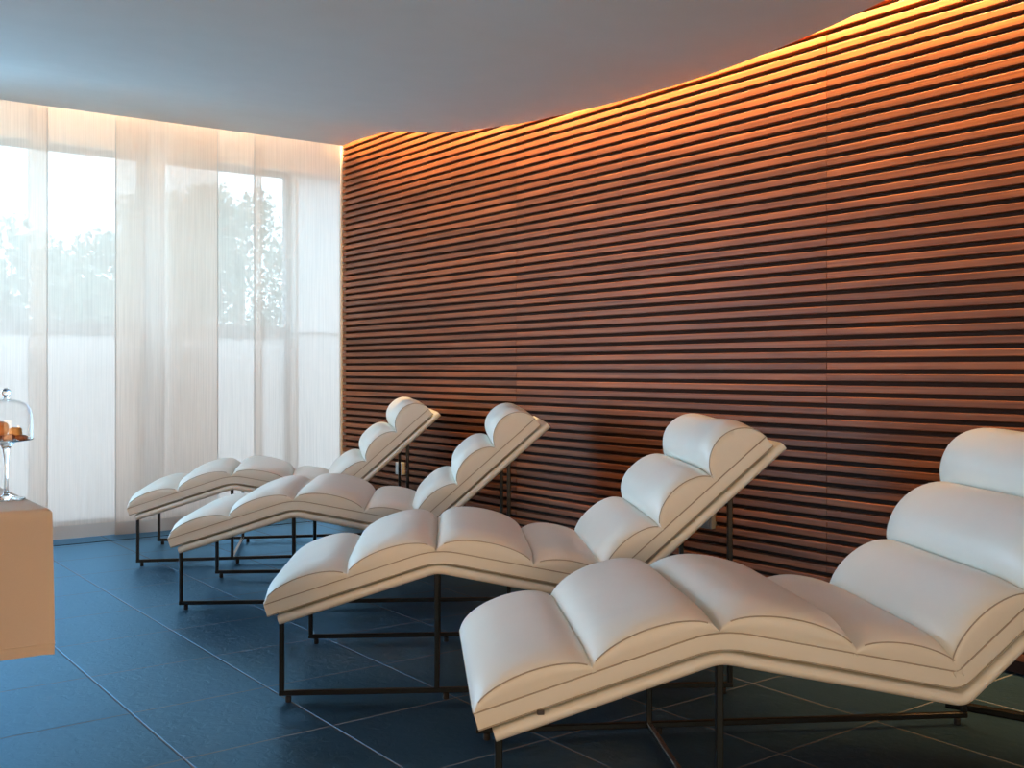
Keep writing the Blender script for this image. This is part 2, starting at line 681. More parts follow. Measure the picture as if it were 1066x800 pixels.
add_box(bm, xb, xc, WY, WY + 0.25, 0, 0.02)
struct(mesh_obj('wall_far', bm, M_PLASTER, smooth=False))
for n, (x0, x1) in enumerate(((XM1, xa), (xb, xc), (XW0, XM0), (xc + 0.02, WX + 0.45)), 1):
    bm = bmesh.new()
    f, mid0, mid1 = (0.035, 1.34, 1.43) if n < 4 else (0.006, 1.384, 1.388)   # added sidelight in place of solid wall, brightens the curtain there
    add_box(bm, x0, x1, WY + 0.10, WY + 0.16, mid0, mid1)
    add_box(bm, x0, x0 + f, WY + 0.10, WY + 0.16, 0.02, HEAD)
    add_box(bm, x1 - f, x1, WY + 0.10, WY + 0.16, 0.02, HEAD)
    add_box(bm, x0 + f, x1 - f, WY + 0.10, WY + 0.16, HEAD - f, HEAD)
    add_box(bm, x0 + f, x1 - f, WY + 0.10, WY + 0.16, 0.02, 0.02 + f)
    w = struct(mesh_obj('window_%d' % n, bm, M_FRAME, smooth=False))
    bm = bmesh.new()
    add_box(bm, x0 + f, x1 - f, WY + 0.127, WY + 0.133, mid1, HEAD - f)
    struct(mesh_obj('window_pane' if n < 4 else 'frosted_pane', bm, M_PANE if n == 3 else M_TINT if n < 4 else M_FROST2, parent=w, smooth=False))
    bm = bmesh.new()
    add_box(bm, x0 + f, x1 - f, WY + 0.127, WY + 0.133, 0.02 + f, mid0)
    struct(mesh_obj('frosted_pane' if n != 3 else 'window_pane', bm, M_PANE if n == 3 else M_FROST if n < 4 else M_FROST2, parent=w, smooth=False))

# ------------------------------------------------------------------ ceiling: a thin board that sags away from the window,
# with a wavy free edge along the slat wall and an open light cove behind it
ZLOW, ZWIN = 2.43, 2.75
edge_px = [(357, 152), (362, 149.5), (368, 147), (376, 144.5), (385, 142), (394, 139.3), (404, 137.6), (415, 137.2), (428, 137.6), (442, 138.2),
           (456, 138.4), (470, 137.8), (485, 136.4), (500, 134.6), (518, 132.2), (537, 129.6), (560, 125.2), (580, 120.8), (600, 116.5),
           (625, 110.6), (650, 104), (675, 97), (700, 90), (720, 83.6), (740, 77)]
edge_far = []
for px, py in edge_px:
    gap = 0.03 + 0.10 * smooth01((px - 358) / 60.0)
    y, z = on_x(px, py, WX - gap)
    edge_far.append((WX - gap, y, z))
edge_near = []
for px, py in [(760, 70), (780, 62.5), (800, 54.6), (830, 42.4), (860, 29.6), (880, 20.5), (900, 10.5), (935, -6), (975, -26), (1020, -50)]:
    Z = (ZLOW - EYE) * FPX / (HZ - py)
    x, y = room((px - CX) / FPX * Z, Z)
    edge_near.append((x, y, ZLOW))
edge = edge_far + edge_near
edge.sort(key=lambda p: -p[1])
last = edge[-1]
edge += [(last[0] - 0.02, last[1] - 0.6, ZLOW), (last[0] + 0.05, last[1] - 1.3, ZLOW), (last[0] + 0.15, YB, ZLOW)]
edge[0] = (edge[0][0], edge[0][1], edge[0][2])


def ceil_z(y):
    if y >= edge[0][1]:
        return edge[0][2]
    for a, b in zip(edge, edge[1:]):
        if b[1] <= y <= a[1]:
            t = (y - b[1]) / max(1e-6, a[1] - b[1])
            return b[2] + (a[2] - b[2]) * t
    return ZLOW


YE_L = 7.035         # the window-side edge runs very slightly out of square
bm = bmesh.new()
cols = 26
rows_t, rows_b = [], []
first_y = edge[0][1]
for (x, y, z) in edge:
    rt, rb = [], []
    for i in range(cols + 1):
        u = i / cols
        xx = XL + (x - XL) * u
        # skew towards the window so the far edge follows the curtain pocket
        w = smooth01((y - 5.6) / (first_y - 5.6))
        yy = y + (1 - u) * w * 0.20
        rb.append(bm.verts.new((xx, yy, z)))
        rt.append(bm.verts.new((xx, yy, z + 0.022)))
    rows_b.append(rb)
    rows_t.append(rt)
for rows in (rows_b, rows_t):
    for a, b in zip(rows, rows[1:]):
        for i in range(cols):
            bm.faces.new((a[i], a[i + 1], b[i + 1], b[i]))
n = len(edge)
for i in range(n - 1):
    bm.faces.new((rows_b[i][cols], rows_b[i + 1][cols], rows_t[i + 1][cols], rows_t[i][cols]))
    bm.faces.new((rows_b[i][0], rows_b[i + 1][0], rows_t[i + 1][0], rows_t[i][0]))
for i in range(cols):
    bm.faces.new((rows_b[0][i], rows_b[0][i + 1], rows_t[0][i + 1], rows_t[0][i]))
    bm.faces.new((rows_b[-1][i], rows_b[-1][i + 1], rows_t[-1][i + 1], rows_t[-1][i]))
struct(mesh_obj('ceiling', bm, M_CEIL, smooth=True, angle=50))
bm = bmesh.new()
add_box(bm, XL - 0.2, WX + 0.60, YB - 0.2, WY + 0.25, TOP, TOP + 0.15)
struct(mesh_obj('ceiling_slab', bm, M_PLASTER, smooth=False))


# ------------------------------------------------------------------ sheer panel curtains
def curtain(px0, px1, y, label, seed, x0=None, x1=None):
    r = random.Random(seed)
    if x0 is None:
        x0 = on_y(px0, 300, y)[0]
    if x1 is None:
        x1 = on_y(px1, 300, y)[0]
    ztop, zb = 2.97, 0.006
    nx, nz = 40, 30
    bm = bmesh.new()
    ph = [r.uniform(0, 6.28) for _ in range(4)]

    def P(u, v):
        x = x0 + (x1 - x0) * u
        amp = 0.004 + 0.004 * (1 - v)
        dy = amp * math.sin(7 * u * (x1 - x0) * 2 + ph[0]) + 0.4 * amp * math.sin(23 * u * (x1 - x0) + ph[1] + 0.6 * v)
        return Vector((x, y + dy, zb + (ztop - zb) * v))
    g = [[bm.verts.new(P(i / nx, j / nz)) for i in range(nx + 1)] for j in range(nz + 1)]
    for j in range(nz):
        for i in range(nx):
            bm.faces.new((g[j][i], g[j][i + 1], g[j + 1][i + 1], g[j + 1][i]))
    o = mesh_obj('sheer_curtain', bm, M_SHEER, angle=180)
    tag(o, label, 'curtain', 'sheer panel curtains across the window')
    # doubled side hems and bottom hem
    bm = bmesh.new()
    hw = 0.008
    for (ua, ub) in ((0, hw / (x1 - x0)), (1 - hw / (x1 - x0), 1)):
        a = [[bm.verts.new(P(u, j / nz) + Vector((0, s, 0))) for u in (ua, ub)] for s in (-0.0012,) for j in range(nz + 1)]
        for p, q in zip(a, a[1:]):
            bm.faces.new((p[0], p[1], q[1], q[0]))
    a = [[bm.verts.new(P(i / nx, v) + Vector((0, -0.0012, 0))) for v in (0.0, 0.028)] for i in range(nx + 1)]
    for p, q in zip(a, a[1:]):
        bm.faces.new((p[0], p[1], q[1], q[0]))
    h = mesh_obj('hem', bm, M_HEM, parent=o, angle=180)
    h['label'] = 'stitched hem along the curtain edge'
    # weight bar in the bottom hem
    return o


curtain(None, 50, CY - 0.015, 'sheer white curtain panel cut off by the left edge, behind the glass cake stand', 1, x0=0.62)
curtain(29, 150, CY + 0.02, 'sheer white curtain panel second from the left, hanging just right of the clothed table', 2)
curtain(120, 227, CY - 0.015, 'sheer white curtain panel hanging over the dark window post', 3)
curtain(171, 272, CY + 0.02, 'sheer white curtain panel second from the wooden wall, behind the far lounger', 4)
curtain(264, 354.5, CY - 0.015, 'sheer white curtain panel meeting the wooden slat wall in the corner', 5)

# ------------------------------------------------------------------ outside: terrace and trees in haze
bm = bmesh.new()
add_box(bm, -40, 40, WY + 0.3, 60, -0.35, -0.25)
struct(mesh_obj('ground', bm, M_LAWN, smooth=False))


def tree(px, py_top, y, rad, label, seed, mi, squash=0.8):
    r = random.Random(seed)
    x, zt = on_y(px, py_top, y)
    zt = max(zt, 1.0)
    root = empty('broadleaf_tree', (x, y, -0.25))
    tag(root, label, 'tree', 'hazy trees outside the window')
    bm = bmesh.new()
    blobs = []
    H = zt + 0.25
    for i in range(20):
        a = r.uniform(0, 2 * PI)
        d = rad * math.sqrt(r.random()) * 0.75
        br = rad * r.uniform(0.28, 0.5)
        zc = H - br - (d / rad) ** 2 * rad * 0.7 - r.uniform(0, 1.0) ** 1.3 * H * 0.75
        blobs.append((d * math.cos(a), d * math.sin(a), max(zc, 0.5 * br), br))
    for (bx, by, bz, br) in blobs:
        for i in range(330):
            v = Vector((r.gauss(0, 1), r.gauss(0, 1), r.gauss(0, 1)))
            v.normalize()
            p = Vector((bx, by, bz)) + v * br * r.uniform(0.6, 1.02)
            s = rad * r.uniform(0.025, 0.055)
            ax = Vector((r.gauss(0, 1), r.gauss(0, 1), r.gauss(0, 1))).normalized()
            bx2 = ax.cross(v + Vector((0.01, 0.02, 0.03))).normalized()
            bm.faces.new([bm.verts.new(p + ax * s), bm.verts.new(p + bx2 * s * 0.6), bm.verts.new(p - ax * s), bm.verts.new(p - bx2 * s * 0.6)])
    o = mesh_obj('foliage', bm, M_TREE[mi], parent=root, smooth=False)
    bm = bmesh.new()
    add_tube(bm, [(0, 0, 0), (0.05, 0.03, H * 0.3), (0.0, -0.04, H * 0.65)], 0.02 * H, n=10)
    for i in range(4):
        b = blobs[i]
        add_tube(bm, [(0.0, -0.02, H * 0.45), (b[0] * 0.5, b[1] * 0.5, (H * 0.45 + b[2]) / 2), (b[0], b[1], b[2])], 0.009 * H, n=7)
    mesh_obj('trunk', bm, M_BARK, parent=root)
    return root


tree(2, 178, 13.0, 1.5, 'hazy tree seen through the curtain at the left edge of the window', 21, 0)
tree(92, 226, 17.5, 1.9, 'hazy tree crown seen between the first two curtain overlaps', 22, 1)
tree(150, 215, 23.5, 1.8, 'hazy tree beside the dark window post', 26, 2)
tree(200, 172, 15.0, 1.15, 'hazy tree seen through the doubled curtain right of the window post', 23, 2)
tree(248, 160, 19.5, 1.2, 'slim hazy tree seen through the second window, left of its last curtain seam', 24, 1)
tree(303, 235, 12.0, 0.7, 'low hazy tree at the right end of the second window', 25, 0)

# ------------------------------------------------------------------ lounger
LW = 0.745           # width
UM, UR = 0.512, 1.505
PF, PK, PS, PH = Vector((-0.005, 0.2565)), Vector((0.5137, 0.4198)), Vector((1.1062, 0.3022)), Vector((1.6999, 0.8296))


def path_points(step=0.02, r=0.028):
    """underside line of the lounger (u, z) with softly rounded bends -> list of (point, tangent)"""
    P = [PF, PK, PS, PH]
    out = []
    for i in range(3):
        a, b = P[i], P[i + 1]
        d = (b - a).normalized()
        s = a + d * (r if i > 0 else 0)
        e = b - d * (r if i < 2 else 0)
        n = max(2, int((e - s).length / step))
        for k in range(n + 1):
            out.append((s + (e - s) * (k / n), d))
        if i < 2:
            d2 = (P[i + 2] - b).normalized()
            e2 = b + d2 * r
            for k in range(1, 6):
                t = k / 6
                p = (1 - t) ** 2 * e + 2 * t * (1 - t) * b + t * t * e2
                tg = ((1 - t) * (b - e) + t * (e2 - b)).normalized()
                out.append((p, tg))
    return out


PATH = path_points()
PATH_BAND = path_points(r=0.056)


def nrm(t):
    return Vector((-t.y, t.x))


def round_rect(w0, w1, n0, n1, r, seg=4):
    pts = []
    for (cx, cy, a0) in ((w1 - r, n1 - r, 0), (w0 + r, n1 - r, 90), (w0 + r, n0 + r, 180), (w1 - r, n0 + r, 270)):
        for k in range(seg + 1):
            a = math.radians(a0 + 90 * k / seg)
            pts.append((cx + r * math.cos(a), cy + r * math.sin(a)))
    return pts


def sweep(bm, sec, path, wob=None):
    rings = []
    for (p, t) in path:
        nn = nrm(t)
        ring = []
        for (w, n) in sec:
            q = p + nn * n
            ring.append(bm.verts.new((q.x, w, q.y)))
        rings.append(ring)
    m = len(sec)
    for a, b in zip(rings, rings[1:]):
        for k in range(m):
            bm.faces.new((a[k], a[(k + 1) % m], b[(k + 1) % m], b[k]))
    return rings


def sub_path(lo, hi, base=None):
    """trim / extend PATH: lo shifts the foot end, hi the head end (metres along the line)"""
    pts = [(p.copy(), t) for p, t in (base or PATH)]
    p, t = pts[0]
    pts[0] = (p + t * lo, t)
    while len(pts) > 2 and (pts[1][0] - pts[0][0]).dot(t) < 0.005:
        pts.pop(1)
    p, t = pts[-1]
    pts[-1] = (p + t * hi, t)
    while len(pts) > 2 and (pts[-1][0] - pts[-2][0]).dot(t) < 0.005:
        pts.pop(-2)
    return pts


BASE_N = (0.0, 0.030)
BAND_N = (0.036, 0.086)
FOOT_OVER, HEAD_BACK = -0.030, -0.028     # the mattress hangs a little past the foot and stops short of the head


def make_support():
    bm = bmesh.new()
    rings = sweep(bm, round_rect(-0.010, LW + 0.010, BASE_N[0], BASE_N[1], 0.0148, 6), sub_path(0, 0))
    for ring, d in ((rings[0], -1), (rings[-1], 1)):
        f = bm.faces.new(ring)
        r = bmesh.ops.inset_region(bm, faces=[f], thickness=0.006, depth=0.004)
    return bm


def make_band():
    bm = bmesh.new()
    rings = sweep(bm, round_rect(-0.004, LW + 0.004, BAND_N[0], BAND_N[1], 0.010, 4), sub_path(FOOT_OVER, HEAD_BACK, PATH_BAND))
    for ring in (rings[0], rings[-1]):
        bm.faces.new(ring)
    return bm


def make_piping():
    bm = bmesh.new()
    for w in (-0.0055, LW + 0.0055):
        for n in (BAND_N[0] + 0.004, BAND_N[1] - 0.006):
            pts = []
            for p, t in sub_path(FOOT_OVER, HEAD_BACK, PATH_BAND):
                q = p + nrm(t) * n
                pts.append((q.x, w, q.y))
            add_tube(bm, pts, 0.0019, n=6)
    for (p, t) in (sub_path(FOOT_OVER, HEAD_BACK, PATH_BAND)[0], sub_path(FOOT_OVER, HEAD_BACK, PATH_BAND)[-1]):
        for n in (BAND_N[0] + 0.006, BAND_N[1] - 0.006):
            q = p + nrm(t) * n
            add_tube(bm, [(q.x, 0.0, q.y), (q.x, LW, q.y)], 0.0019, n=6)
    return bm


def make_cushion(a, d, L, A, p=2.3, seam=0.70, roll=0.085, dip=0.0, rake=0.0):
    """one padded roll: a = start point on the underside line, d = direction, L = length, A = height over the band.
    returns a closed mesh: two half-lens side panels, the rolled top and a flat bottom"""
    bm = bmesh.new()
    nn = nrm(d)
    nb = BAND_N[1] - 0.012
    NT, NWI = 30, 26
    ws = [(-0.002, 0.0), (-0.007, 0.40), (-0.0065, 0.8), (-0.004, 1.0)]
    inner = []
    for k in range(1, 9):
        s = k / 8.0
        inner.append((roll * (1 - math.cos(s * PI / 2)) * 0.75 + roll * 0.25 * s, seam + (1 - seam) * math.sin(s * PI / 2) ** 0.9))
    cols = [(w, f * seam) for w, f in ws] + inner
    mid = []
    for k in range(1, NWI):
        w = roll + (LW - 2 * roll) * k / NWI
        mid.append((w, 1.0))
    full = cols + mid + [(LW - w, f) for w, f in reversed(cols)]
    grid = []
    for i in range(NT + 1):
        th = PI * i / NT
        cx = -math.cos(th)
        cx = math.copysign(abs(cx) ** 0.9, cx)
        row = []
        for (w, f) in full:
            # the side panels are cut as lenses, the padded middle is boxier
            pe = 2.0 + (p - 2.0) * smooth01((min(w, LW - w) - 0.01) / 0.11)
            prof = max(0.0, 1 - abs(cx) ** pe) ** (1 / pe)
            e = 1.0
            if dip:
                e = 1.0 - dip * math.exp(-((w - LW * 0.5) / (LW * 0.20)) ** 2)
            swell = 1.0 + 0.02 * math.sin(PI * min(1, max(0, w / LW)))
            hgt = A * prof * f * (e if f >= 1.0 else 1.0) * (swell if f > seam else 1.0)
            q = a + d * (L * (0.5 + 0.5 * cx) + rake * hgt) + nn * (nb + hgt)
            row.append(bm.verts.new((q.x, w, q.y)))
        grid.append(row)
    m = len(full)
    for i in range(NT):
        for j in range(m - 1):
            bm.faces.new((grid[i][j], grid[i + 1][j], grid[i + 1][j + 1], grid[i][j + 1]))
        bm.faces.new((grid[i][0], grid[i][m - 1], grid[i + 1][m - 1], grid[i + 1][0]))
    bmesh.ops.remove_doubles(bm, verts=bm.verts[:], dist=0.00005)
    # seam cords along both side panels
    j0 = len(ws) - 1
    for (w, j) in ((-0.0045, j0), (LW + 0.0045, m - 1 - j0)):
        pts = []
        for i in range(NT + 1):
            th = PI * i / NT
            cx = -math.cos(th)
            cx = math.copysign(abs(cx) ** 0.9, cx)
            prof = max(0.0, 1 - abs(cx) ** 2.0) ** 0.5
            hgt = A * prof * seam
            q = a + d * (L * (0.5 + 0.5 * cx) + rake * hgt) + nn * (nb + hgt)
            if nb + hgt > BAND_N[1] + 0.012:
                pts.append((q.x, w, q.y))
        add_tube(bm, pts, 0.0017, n=6, mat=1)
    return bm


def seg(P, Q):
    return P, (Q - P).normalized(), (Q - P).length


def cushion_list():
    out = []
    a, d, L = seg(PF, PK)
    lo = FOOT_OVER
    tot = L - lo
    l1 = tot * 0.50
    out.append((a + d * lo, d, l1 + 0.010, 0.080, 2.6, 0.70, 0.0, 0.0))
    out.append((a + d * (lo + l1 - 0.006), d, tot - l1 + 0.024, 0.084, 2.6, 0.70, 0.0, 0.0))
    a, d, L = seg(PK, PS)
    l1 = L * 0.515
    out.append((a + d * (-0.018), d, l1 + 0.024, 0.084, 2.6, 0.70, 0.0, 0.0))
    out.append((a + d * (l1 - 0.006), d, L - l1 - 0.018, 0.076, 2.6, 0.66, 0.0, 0.0))
    a, d, L = seg(PS, PH)
    L += HEAD_BACK
    l5, l6 = 0.295, 0.245
    out.append((a + d * 0.028, d, l5 - 0.022, 0.098, 2.6, 0.66, 0.0, 0.0))
    out.append((a + d * (l5 - 0.004), d, l6 + 0.010, 0.112, 2.6, 0.72, 0.0, 0.0))
    out.append((a + d * (l5 + l6 - 0.004), d, L - l5 - l6 + 0.006, 0.135, 2.4, 0.80, 0.10, 0.0))
    return out


BAR = 0.017


def make_lounger(label):
    root = empty('chaise_lounger')
    tag(root, label, 'lounge chair', 'white padded loungers along the slatted wall')

    def part(name, bm, m, parent=root, **k):
        return mesh_obj(name, bm, m, parent=parent, **k)
    s = part('support_panel', make_support(), M_LEATHER, angle=60)
    s['label'] = 'thin ivory upholstered panel under the mattress'
    band = part('mattress', make_band(), M_LEATHER, angle=50)
    part('piping', make_piping(), M_SEAM, parent=band)
    cl = cushion_list()
    for i, (a, d, L, A, p, sm, dip, rake) in enumerate(cl):
        nm = 'head_cushion' if i == len(cl) - 1 else 'cushion'
        part(nm, make_cushion(a, d, L, A, p, sm, 0.095 if i < 6 else 0.085, dip, rake), [M_LEATHER, M_SEAM], angle=48)

    def line_z(u):
        for P, Q in ((PF, PK), (PK, PS), (PS, PH)):
            if P.x - 0.02 <= u <= Q.x:
                return P.y + (Q.y - P.y) * (u - P.x) / (Q.x - P.x)
        return PH.y
    zr = 0.030
    for w in (0.006, LW - 0.006):
        bm = bmesh.new()
        sq_bar(bm, (-BAR / 2, w, zr), (UR + BAR / 2, w, zr), BAR)
        rail = part('side_rail', bm, M_METAL, smooth=False)
        for u in (0.022, UM + 0.03, UR - 0.022):
            bm = bmesh.new()
            add_lathe(bm, [(0, 0.0), (0.009, 0.0), (0.010, 0.002), (0.010, 0.018), (0.006, zr - BAR / 2), (0, zr - BAR / 2)], u, w, n=14)
            part('glide', bm, M_RUBBER, parent=rail)
        for u in (0.0, UM, UR):
            bm = bmesh.new()
            top = line_z(u) + (0.012 if u < 1 else 0.026)
            sq_bar(bm, (u, w, zr + BAR / 2), (u, w, top), BAR)
            part('leg', bm, M_METAL, smooth=False)
    bm = bmesh.new()
    sq_bar(bm, (UM, 0.006 + BAR / 2, zr), (UM, LW - 0.006 - BAR / 2, zr), BAR)
    c = part('crossbar', bm, M_CROSS, smooth=False)
    c['label'] = 'steel crossbar near the floor'
    return root


def copy_tree(o, parent=None):
    c = o.copy()
    COL.objects.link(c)
    if parent is not None:
        c.parent = parent
    for ch in list(o.children):
        copy_tree(ch, c)
    return c


poses = [(-2.09094, 5.81990, 0.17187, 'white padded lounger in the far corner, its foot end against the window curtains'),
         (-1.51710, 4.77217, 0.05731, 'white padded lounger second from the window curtains'),
         (-0.76177, 3.44283, 0.06242, 'white padded lounger second from the front, head end before the middle of the slat wall'),
         (-0.03002, 2.35825, 0.09144, 'largest, nearest white padded lounger, its head end cut off by the right edge')]
proto = None
for i, (X, Z, th, lab) in enumerate(poses):
    if proto is None:
        proto = o = make_lounger(lab)
    else:
        o = copy_tree(proto)
        o['label'] = lab
    x, y = room(X, Z)
    o.location = (x, y, 0)
    o.rotation_euler = (0, 0, -YAW + th)
    if i == 3:
        bm = bmesh.new()
        q = PF + (PK - PF).normalized() * 0.115 + nrm((PK - PF).normalized()) * 0.034
        add_box(bm, q.x - 0.008, q.x + 0.008, -0.012, -0.006, q.y - 0.005, q.y + 0.006, bev=0.0015)
        mesh_obj('zip_pull', bm, M_TAG, parent=o, smooth=False)['label'] = 'small dark zip pull under the mattress edge'

# ------------------------------------------------------------------ wall sockets low on the slats
for (px, py, lab) in ((415.5, 488, 'small pale wall socket behind the farthest lounger back'),
                      (734.5, 541, 'small grey wall socket half hidden under the back of the second lounger from the front')):
    y, z = on_x(px, py, WX - 0.02)
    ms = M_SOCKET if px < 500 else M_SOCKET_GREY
    root = empty('wall_socket', (WX, y, z))
    tag(root, lab, 'socket')
    bm = bmesh.new()
    add_box(bm, -0.026, 0.012, -0.043, 0.043, -0.043, 0.043, bev=0.005, seg=3)
    mesh_obj('socket_box', bm, ms, parent=root, smooth=False)
    bm = bmesh.new()
    add_box(bm, -0.030, -0.0255, -0.030, 0.030, -0.030, 0.030, bev=0.002)
    mesh_obj('socket_face', bm, ms, parent=root, smooth=False)

# dark bar lying behind the nearest lounger
xa1, ya1 = on_z(985, 726.5, 0.03)
xb1, yb1 = on_z(1130, 752.0, 0.03)
bm = bmesh.new()
sq_bar(bm, (xa1, ya1, 0.0115), (xb1, yb1, 0.0115), 0.023)
tag(mesh_obj('floor_bar', bm, M_METAL, smooth=False), 'dark metal bar on the floor behind the nearest lounger, by the right edge', 'bar')

# ------------------------------------------------------------------ clothed table, left edge
TZ = 0.75
cxy = on_z(50.5, 530.0, TZ)
TXR, TYN = cxy
TXL, TYF = TXR - 1.35, TYN + 0.80
t = empty('buffet_table', ((TXL + TXR) / 2, (TYN + TYF) / 2, 0))
tag(t, 'table hidden under the tan cloth at the left edge', 'table')
bm = bmesh.new()
hx, hy = (TXR - TXL) / 2 - 0.012, (TYF - TYN) / 2 - 0.012
add_box(bm, -hx, hx, -hy, hy, TZ - 0.035, TZ - 0.004, bev=0.004)
mesh_obj('tabletop', bm, M_TABLE, parent=t, smooth=False)
for sx in (-1, 1):
    for sy in (-1, 1):
        bm = bmesh.new()
        sq_bar(bm, (sx * (hx - 0.22), sy * (hy - 0.22), 0), (sx * (hx - 0.22), sy * (hy - 0.22), TZ - 0.035), 0.045)
        mesh_obj('leg', bm, M_TABLE, parent=t, smooth=False)

HEM = EYE - (680.0 - HZ) * (EYE - TZ) / (530.0 - HZ)
bm = bmesh.new()
# perimeter parameter -> draped rings
rr = 0.012
hx2, hy2 = (TXR - TXL) / 2, (TYF - TYN) / 2
per = []
NS = 60
corners = [(-hx2, -hy2), (hx2, -hy2), (hx2, hy2), (-hx2, hy2)]
for k in range(4):
    a, b = Vector(corners[k]), Vector(corners[(k + 1) % 4])
    d = (b - a).normalized()
    nrm2 = Vector((d.y, -d.x))
    for i in range(NS):
        per.append((a + (b - a) * (i / NS), nrm2, i / NS, k))
rings = []
zs = [TZ, TZ - 0.001, TZ - 0.004, TZ - 0.010, TZ - 0.03] + [TZ - 0.03 - (TZ - 0.03 - HEM) * j / 16 for j in range(1, 17)]
for jz, z in enumerate(zs):
    ring = []
    drop = (TZ - z)
    for (p, nn, u, k) in per:
        cd = min(u, 1 - u)
        out = min(rr, math.sqrt(max(0.0, rr * rr - max(0.0, rr - drop) ** 2)))
        corner = math.exp(-(cd / 0.05) ** 2)
        fl = 0.006 * corner * smooth01(drop / 0.012) + 0.006 * smooth01(drop / 0.3) * math.sin(u * 19 + k * 2)
        # soften the outward normal at the corners
        nd = nn.copy()
        if u < 0.03:
            prev = [Vector((0, -1)), Vector((1, 0)), Vector((0, 1)), Vector((-1, 0))][k - 1]
            nd = (nn * (0.5 + u / 0.06) + prev * (0.5 - u / 0.06)).normalized()
        if u > 0.97:
            nxt = [Vector((0, -1)), Vector((1, 0)), Vector((0, 1)), Vector((-1, 0))][(k + 1) % 4]
            nd = (nn * (0.5 + (1 - u) / 0.06) + nxt * (0.5 - (1 - u) / 0.06)).normalized()
        zz = z - (0.004 * math.sin(u * 9 + k) if jz > 8 else 0)
        ring.append(bm.verts.new((p.x - nn.x * rr * 0.5 + nd.x * (out + fl), p.y - nn.y * rr * 0.5 + nd.y * (out + fl), zz)))
    rings.append(ring)
m = len(per)
for a, b in zip(rings, rings[1:]):
    for k in range(m):
        bm.faces.new((a[k], a[(k + 1) % m], b[(k + 1) % m], b[k]))
bm.faces.new(rings[0])
cloth = mesh_obj('tablecloth', bm, M_CLOTH, angle=60)
cloth.location = ((TXL + TXR) / 2, (TYN + TYF) / 2, 0.0015)
tag(cloth, 'tan tablecloth draped over the table at the left edge', 'tablecloth')
# stitched hem fold near the lower border
bm = bmesh.new()
hem_pts = []
for (p, nn, u, k) in per:
    cd = min(u, 1 - u)
    corner = math.exp(-(cd / 0.05) ** 2)
    fl = 0.006 * corner + 0.006 * math.sin(u * 19 + k * 2)
    nd = nn.copy()
    if u < 0.03:
        prev = [Vector((0, -1)), Vector((1, 0)), Vector((0, 1)), Vector((-1, 0))][k - 1]
        nd = (nn * (0.5 + u / 0.06) + prev * (0.5 - u / 0.06)).normalized()
    if u > 0.97:
        nxt = [Vector((0, -1)), Vector((1, 0)), Vector((0, 1)), Vector((-1, 0))][(k + 1) % 4]
        nd = (nn * (0.5 + (1 - u) / 0.06) + nxt * (0.5 - (1 - u) / 0.06)).normalized()
    o_ = rr + fl + 0.0006
    hem_pts.append((p.x - nn.x * rr * 0.5 + nd.x * o_, p.y - nn.y * rr * 0.5 + nd.y * o_, HEM + 0.024))
hem_pts.append(hem_pts[0])
add_tube(bm, hem_pts, 0.0012, n=6)
mesh_obj('hem_stitching', bm, M_CLOTH, parent=cloth)

# ------------------------------------------------------------------ glass cake stand with dome and biscuits
sx_, sy_ = on_z(6.5, 521.5, TZ)
Zs = (EYE - TZ) * FPX / (521.5 - HZ)
PXM = Zs / FPX                       # metres per pixel at the stand
zp = TZ + (521.5 - 459.5) * PXM      # plate level
R = 25.5 * PXM
stand = empty('cake_stand', (sx_, sy_, TZ + 0.003))
tag(stand, 'tall clear glass cake stand with slim stem on the tan tablecloth', 'cake stand')
h0 = zp - TZ - 0.003
bm = bmesh.new()
add_lathe(bm, [(0, 0.0005), (0.044, 0.0), (0.0475, 0.0015), (0.0470, 0.0035), (0.030, 0.0065), (0.014, 0.0095), (0.0065, 0.015)])
add_lathe(bm, [(0.0065, 0.015), (0.0052, 0.030), (0.0050, h0 * 0.45), (0.0062, h0 * 0.70), (0.0090, h0 * 0.86), (0.0135, h0 - 0.012), (0.0185, h0 - 0.008), (0.021, h0 - 0.004)])
prof = [(0.021, h0 - 0.004), (R * 0.6, h0 - 0.001), (R * 0.97, h0 + 0.0025), (R * 1.03, h0 + 0.0045), (R * 1.03, h0 + 0.0065), (R * 0.97, h0 + 0.0062), (R * 0.5, h0 + 0.0045), (0, h0 + 0.0045)]
add_lathe(bm, prof)
bmesh.ops.remove_doubles(bm, verts=bm.verts[:], dist=1e-5)
mesh_obj('stem_and_plate', bm, M_GLASS, parent=stand, angle=50)
dz = TZ + 0.003 + h0 + 0.0066
dome = empty('glass_dome', (sx_, sy_, dz))
tag(dome, 'clear bell-shaped glass dome with ball knob covering the biscuits', 'dome')
hd = (458 - 417.5) * PXM
outer = [(R, 0.0), (R * 1.0, hd * 0.25), (R * 0.995, hd * 0.50), (R * 0.96, hd * 0.68), (R * 0.87, hd * 0.82), (R * 0.72, hd * 0.92), (R * 0.5, hd * 0.985), (R * 0.25, hd * 1.015), (0.006, hd * 1.03)]
th = 0.0022
inner = [(max(0.0, r - th), z - (th if r < R * 0.9 else 0)) for r, z in outer]
bm = bmesh.new()
add_lathe(bm, outer + [(0, hd * 1.032)])
add_lathe(bm, [(outer[0][0], 0.0)] + [(inner[0][0], 0.0)] + inner[1:-1] + [(0, hd * 1.03 - th)])
bmesh.ops.remove_doubles(bm, verts=bm.verts[:], dist=1e-5)
mesh_obj('bell', bm, M_BELL, parent=dome, angle=50)
kr = 4.6 * PXM
bm = bmesh.new()
zk = hd * 1.032
kp = [(0, zk - 0.0005), (kr * 0.75, zk), (kr * 0.62, zk + kr * 0.3), (kr * 0.55, zk + kr * 0.6)]
for k in range(1, 13):
    a = -PI / 2 + PI * k / 12
    if math.cos(a) * kr > kr * 0.55 or a > 0:
        kp.append((kr * math.cos(a), zk + kr * 1.35 + kr * math.sin(a)))
